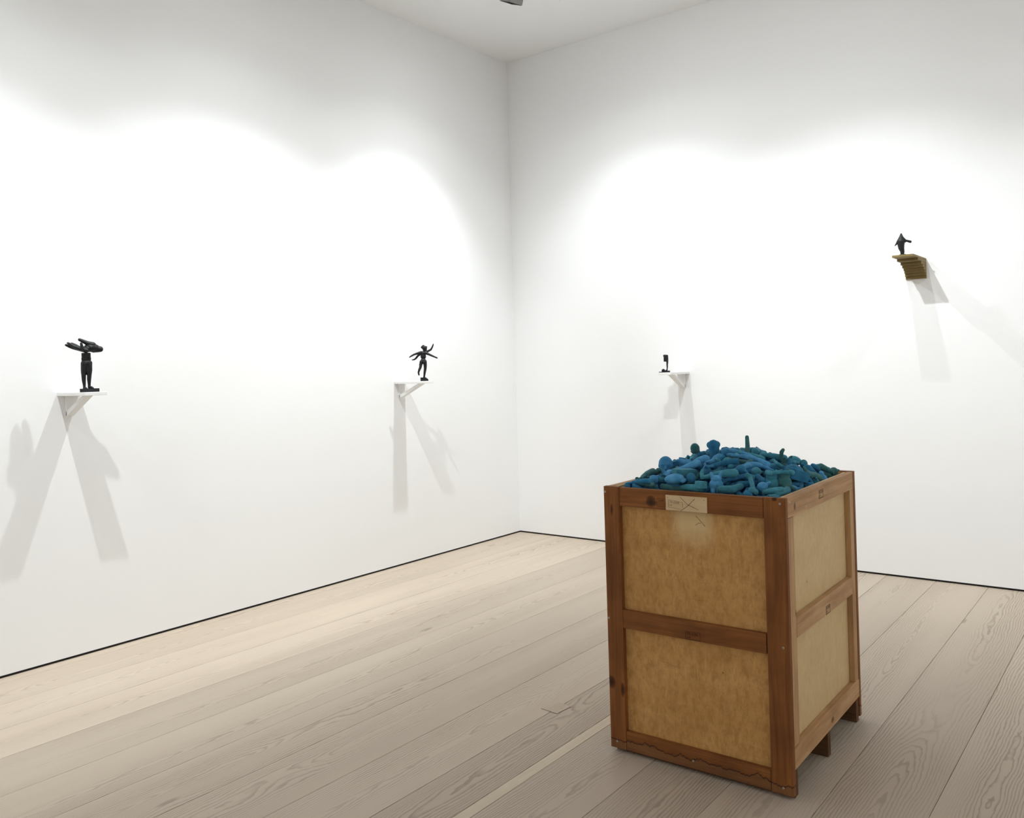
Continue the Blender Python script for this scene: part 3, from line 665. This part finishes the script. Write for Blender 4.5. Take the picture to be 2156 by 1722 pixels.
KINDS = {   # name: (builder, wording, category, weight)
    'arm': (k_arm, 'cast bent arm with hand', 'cast arm', 9), 'straight_arm': (k_straight_arm, 'cast straight arm with fingers', 'cast arm', 8),
    'leg': (k_leg, 'cast straight leg with foot', 'cast leg', 9), 'bent_leg': (k_bent_leg, 'cast leg bent at knee', 'cast leg', 9),
    'head': (k_head, 'cast human head', 'cast head', 5), 'ball_head': (k_ball, 'cast round knob on stalk', 'cast knob', 7),
    'torso': (k_torso, 'cast headless female torso', 'cast torso', 9), 'squat_body': (k_squat, 'cast squat body with ears', 'cast animal', 8),
    'block': (k_block, 'cast long rectangular block', 'cast block', 3), 'cube': (k_cube, 'cast small cube', 'cast block', 5),
    'slab': (k_slab, 'cast flat slab with rolled edge', 'cast slab', 3), 'wedge': (k_wedge, 'cast sharp wedge', 'cast wedge', 4),
    'elbow_board': (k_elbow, 'cast pair of angled boards', 'cast board', 3), 'ring': (k_ring, 'cast thick open ring', 'cast ring', 3),
    'boulder': (k_boulder, 'cast rounded boulder', 'cast rock', 2), 'lump': (k_lump, 'cast round lump with knob', 'cast lump', 6),
    'full_figure': (k_figure, 'cast whole lying figure', 'cast figure', 8), 'curled_figure': (k_curled, 'cast crouching curled figure', 'cast figure', 8),
    'bone': (k_bone, 'cast knuckle-ended bone', 'cast bone', 8), 'horn': (k_horn, 'cast curved pointed horn', 'cast horn', 7),
    'forked_branch': (k_fork, 'cast forked branching limb', 'cast branch', 5), 'star': (k_star, 'cast four-armed star', 'cast star', 7),
    'cap': (k_cap, 'cast rounded cap with brim', 'cast cap', 4), 'foot': (k_foot, 'cast foot with ankle', 'cast foot', 7)}
HERO = {'stump': k_stump, 'pole': k_pole, 'skull_hand': k_skull_hand}
MESH = {k: mk('cast_' + k, v[0], 2 if k in ('block', 'cube', 'wedge', 'elbow_board') else 3) for k, v in KINDS.items()}
for k, f in HERO.items(): MESH[k] = mk('cast_' + k, f)
VERT = {}
for k, me in MESH.items():
    a = np.empty(len(me.vertices) * 3); me.vertices.foreach_get('co', a); VERT[k] = a.reshape(-1, 3)
MESHM = {}
def mesh_for(k, colr):
    if (k, colr) not in MESHM:
        m = MESH[k].copy(); m.name = MESH[k].name; m.materials.clear(); m.materials.append(WAX[colr]); MESHM[(k, colr)] = m
    return MESHM[(k, colr)]
# drop the pieces one by one on a height map of the heap (crate coordinates)
G = 0.004; IN = 0.040
X0, X1, Y0, Y1 = IN, CW - IN, IN, CD - IN
nx, ny = int((X1 - X0) / G) + 1, int((Y1 - Y0) / G) + 1
gx = X0 + (np.arange(nx) + .5) * G; gy = Y0 + (np.arange(ny) + .5) * G
sx = np.clip(np.abs((gx - CW / 2) / (CW / 2 - IN)), 0, 1)[:, None]; sy = np.clip(np.abs((gy - CD / 2) / (CD / 2 - IN)), 0, 1)[None, :]
TARGET = 1.092 + 0.112 * (1 - sx ** 2.0) ** 0.8 * (1 - sy ** 2.2) ** 0.8
HM = TARGET - 0.105
R_ = random.Random(11)
def rotm(kind_flat=True, e=None):
    if e is None:
        t = 0.5 if kind_flat else 1.2
        e = (R_.gauss(0, t) + R_.choice((0, math.pi, 1.57, 0)), R_.gauss(0, 0.35), R_.uniform(0, 6.283))
    return Euler(e).to_matrix()
def profile(k, rm, sc):
    v = VERT[k] @ np.array(rm).T * sc
    return v
def drop(k, rm, sc, x, y, sink=0.009, pct=100):
    v = profile(k, rm, sc)
    lo_, hi_ = v.min(0), v.max(0)
    x = min(max(x, X0 - lo_[0] + .001), X1 - hi_[0] - .001); y = min(max(y, Y0 - lo_[1] + .001), Y1 - hi_[1] - .001)
    ix = np.clip(((v[:, 0] + x - X0) / G).astype(int), 0, nx - 1); iy = np.clip(((v[:, 1] + y - Y0) / G).astype(int), 0, ny - 1)
    z = float(np.percentile(HM[ix, iy] - v[:, 2], pct)) - sink
    return x, y, z, ix, iy, v
def settle(ix, iy, v, z): np.maximum.at(HM, (ix, iy), v[:, 2] + z)
def auto(k, sc, limit=0.0, tries=14):
    best = None
    for _ in range(tries):
        x, y = R_.uniform(X0, X1), R_.uniform(Y0, Y1); rm = rotm()
        d = drop(k, rm, sc, x, y)
        over = float((d[5][:, 2] + d[2] - TARGET[d[3], d[4]]).max())
        if best is None or over < best[0]: best = (over, d, rm)
    return best
names = list(KINDS); wts = [KINDS[k][3] for k in names]
# lower layer: too deep to pick apart, one mesh
fillb = bmesh.new(); nf = 0
for _ in range(190):
    k = R_.choices(names, wts)[0]; sc = R_.uniform(0.85, 1.1)
    ov, d, rm = auto(k, sc, tries=8)
    if ov > -0.018: continue
    settle(d[3], d[4], d[5], d[2]); nf += 1
    me = MESH[k].copy(); me.transform(Matrix.Translation((d[0], d[1], d[2])) @ rm.to_4x4() @ Matrix.Diagonal((sc, sc, sc, 1))); fillb.from_mesh(me); bpy.data.meshes.remove(me)
fill = obj('cast_heap', fillb, WAX['deep blue'], None, True); fill.location = org; fill.rotation_euler = (0, 0, ANG)
tag(fill, 'dark blue tangle of casts packed beneath the heap in the crate', 'cast heap', kind='stuff')
fd = bmesh.new()
vs3 = [[fd.verts.new((gx[i], gy[j], TARGET[i, j] - 0.105)) for j in range(0, ny, 10)] for i in range(0, nx, 8)]
for i in range(len(vs3) - 1):
    for j in range(len(vs3[0]) - 1): fd.faces.new((vs3[i][j], vs3[i + 1][j], vs3[i + 1][j + 1], vs3[i][j + 1]))
me = bpy.data.meshes.new('bed'); fd.to_mesh(me); fd.free(); tb = bmesh.new(); tb.from_mesh(fill.data); tb.from_mesh(me); tb.to_mesh(fill.data); tb.free()

def put(k, colr, d, rm, sc, label, cat, group=None):
    o = bpy.data.objects.new(k + '_cast', mesh_for(k, colr)); C.objects.link(o)
    o.matrix_world = Matrix.Translation(org) @ Matrix.Rotation(ANG, 4, 'Z') @ Matrix.Translation((d[0], d[1], d[2])) @ rm.to_4x4() @ Matrix.Diagonal((sc, sc, sc, 1))
    settle(d[3], d[4], d[5], d[2])
    return tag(o, label, cat, group)
def region(x, y):
    dl, dr, df, db = x - X0, X1 - x, y - Y0, Y1 - y
    m_ = min(dl, dr, df, db)
    if m_ > 0.17: return 'on the heap crown'
    deep = 'against the' if m_ < 0.075 else 'near the'
    if m_ == df: return deep + ' label plate rim'
    if m_ == dr: return deep + ' paler side rim'
    if m_ == db: return deep + ' rim facing the corbel'
    return deep + ' rim facing two shelves'
LONG = ('arm', 'straight_arm', 'leg', 'bent_leg', 'torso', 'block', 'slab', 'wedge', 'elbow_board', 'full_figure', 'bone', 'horn', 'forked_branch', 'foot')
def autopiece(limit):
    k = R_.choices(names, wts)[0]; sc = R_.uniform(0.85, 1.22)
    ov, d, rm = auto(k, sc)
    if ov > limit: return False
    colr = R_.choices(list(WAX), (4, 3, 4, 3))[0]
    rg = region(d[0], d[1])
    if k in LONG:
        ax_ = rm @ Vector((1, 0, 0))
        rg = ('tipped up ' if abs(ax_.z) > 0.5 else 'lying crosswise ' if abs(ax_.x) > abs(ax_.y) else 'lying lengthwise ') + rg
    put(k, colr, d, rm, sc, f'{colr} {KINDS[k][1]} {rg}', KINDS[k][2], f'{colr} {k.replace("_", " ")} casts in the crate')
    return True
cnt = 0
for _ in range(260):
    cnt += autopiece(0.0)
    if cnt >= 110: break
# pieces that stand out in the heap, dropped where the photo shows them (pixel -> heap surface)
def at(px, py):
    d = FW + RT * ((px - CX) / F) - UP * ((py - CY) / F)
    R2 = Matrix.Rotation(-ANG, 3, 'Z'); o_ = R2 @ (CAM - org); dd = R2 @ d
    t = 2.6
    while t < 4.6:
        p_ = o_ + dd * t
        if X0 < p_.x < X1 and Y0 < p_.y < Y1:
            i, j = int((p_.x - X0) / G), int((p_.y - Y0) / G)
            if p_.z < HM[min(i, nx - 1), min(j, ny - 1)]: return p_.x, p_.y
        t += 0.004
    return None
FACE = math.atan2(-FW.y, -FW.x) - ANG      # towards the viewer's side of the room
ACR = AZ - ANG
def hero(k, colr, px, py, rot, sc, label, cat, sink=0.008, uv=None):
    p_ = uv or at(px, py)
    if p_ is None: return
    rm = Euler(rot).to_matrix()
    d = drop(k, rm, sc, p_[0], p_[1], sink * 0.6, 88)
    put(k, colr, d, rm, sc, label, cat)
hero('skull_hand', 'greenish', 1468, 966, (0, -0.1, ACR), 1.05, 'greenish cast of a thin arm holding up a skull', 'cast arm', 0.02, (0.205, 0.44))
hero('stump', 'deep blue', 1503, 962, (0, 0, ACR + .4), 1.15, 'thick deep blue cast limb standing upright at the heap top', 'cast limb', 0.03)
hero('pole', 'greenish', 1573, 966, (0, 0.04, ACR), 1.0, 'slim greenish cast forearm stump standing straight up', 'cast limb', 0.03)
hero('block', 'teal', 1440, 1000, (0, 0.05, ACR + .25), 0.95, 'teal cast block lying flat near the blue face', 'cast block', 0.006)
hero('head', 'bright blue', 1402, 992, (0, 0.25, FACE - .2), 1.15, 'bright blue cast head with its face turned to the room', 'cast head', 0.01)
hero('block', 'deep blue', 1603, 962, (0.5, 0.55, ACR + .5), 0.75, 'deep blue cast block tilted on edge at the heap top', 'cast block', 0.012)
hero('forked_branch', 'greenish', 1645, 976, (1.2, -1.1, ACR), 0.95, 'greenish cast with forked antler ends pointing up', 'cast branch', 0.07)
hero('horn', 'deep blue', 1669, 984, (0, -0.55, ACR + 3.3), 1.0, 'deep blue cast horn pointing up from the heap ridge', 'cast horn', 0.05)
hero('slab', 'deep blue', 1702, 984, (0.25, 0, ACR + .1), 1.05, 'deep blue cast slab lying level on the heap shoulder', 'cast slab', 0.006)
hero('boulder', 'deep blue', 1690, 1012, (0.1, 0.3, ACR + .4), 0.95, 'big deep blue cast boulder beside the paler side rim', 'cast rock', 0.01)
hero('lump', 'bright blue', 1731, 1003, (0.2, 0.1, FACE), 1.05, 'bright blue knobbed cast lump beside the paler side rim', 'cast lump', 0.09)
hero('ring', 'bright blue', 1386, 1010, (1.0, 0.2, ACR + .3), 0.9, 'bright blue cast ring standing on edge beside the face', 'cast ring', 0.05)
hero('full_figure', 'bright blue', 1575, 985, (0, 0, ACR + .15), 1.0, 'bright blue cast figure arching its back across the heap', 'cast figure', 0.006)
hero('elbow_board', 'teal', 1510, 1000, (0, 0.3, ACR + 3.3), 0.9, 'teal cast of angled boards forming an open V', 'cast board', 0.008)
hero('horn', 'teal', 1330, 1003, (0, -0.3, ACR + 2.9), 1.1, 'teal cast horn rising near the rim facing two shelves', 'cast horn', 0.01)
hero('cap', 'bright blue', 1420, 1030, (0.1, -0.1, ACR), 0.9, 'bright blue cast cap against the label plate rim', 'cast cap', 0.008)
hero('cube', 'teal', 1476, 1034, (0, 0.1, ACR + .6), 0.85, 'teal cast cube against the label plate rim', 'cast block', 0.006)
hero('squat_body', 'bright blue', 1508, 1024, (0, 0.1, FACE), 0.95, 'bright blue eared cast body behind the label plate rim', 'cast animal', 0.01)
hero('squat_body', 'teal', 1625, 1038, (0, 0.05, FACE + .2), 1.0, 'teal eared cast body sitting in the near crate corner', 'cast animal', 0.012)
hero('squat_body', 'greenish', 1660, 1030, (0, 0.05, FACE + .6), 1.0, 'greenish eared cast body by the near corner', 'cast animal', 0.012)
hero('leg', 'teal', 1330, 1013, (0, 0.05, ACR + 3.1), 0.9, 'teal cast leg lying along the rim facing two shelves', 'cast leg', 0.006)
hero('bone', 'teal', 1650, 1012, (0, 0, ACR + .1), 0.9, 'teal cast bone lying across the heap front', 'cast bone', 0.006)
for _ in range(900):
    cnt += autopiece(0.024)
    if cnt >= 250: break
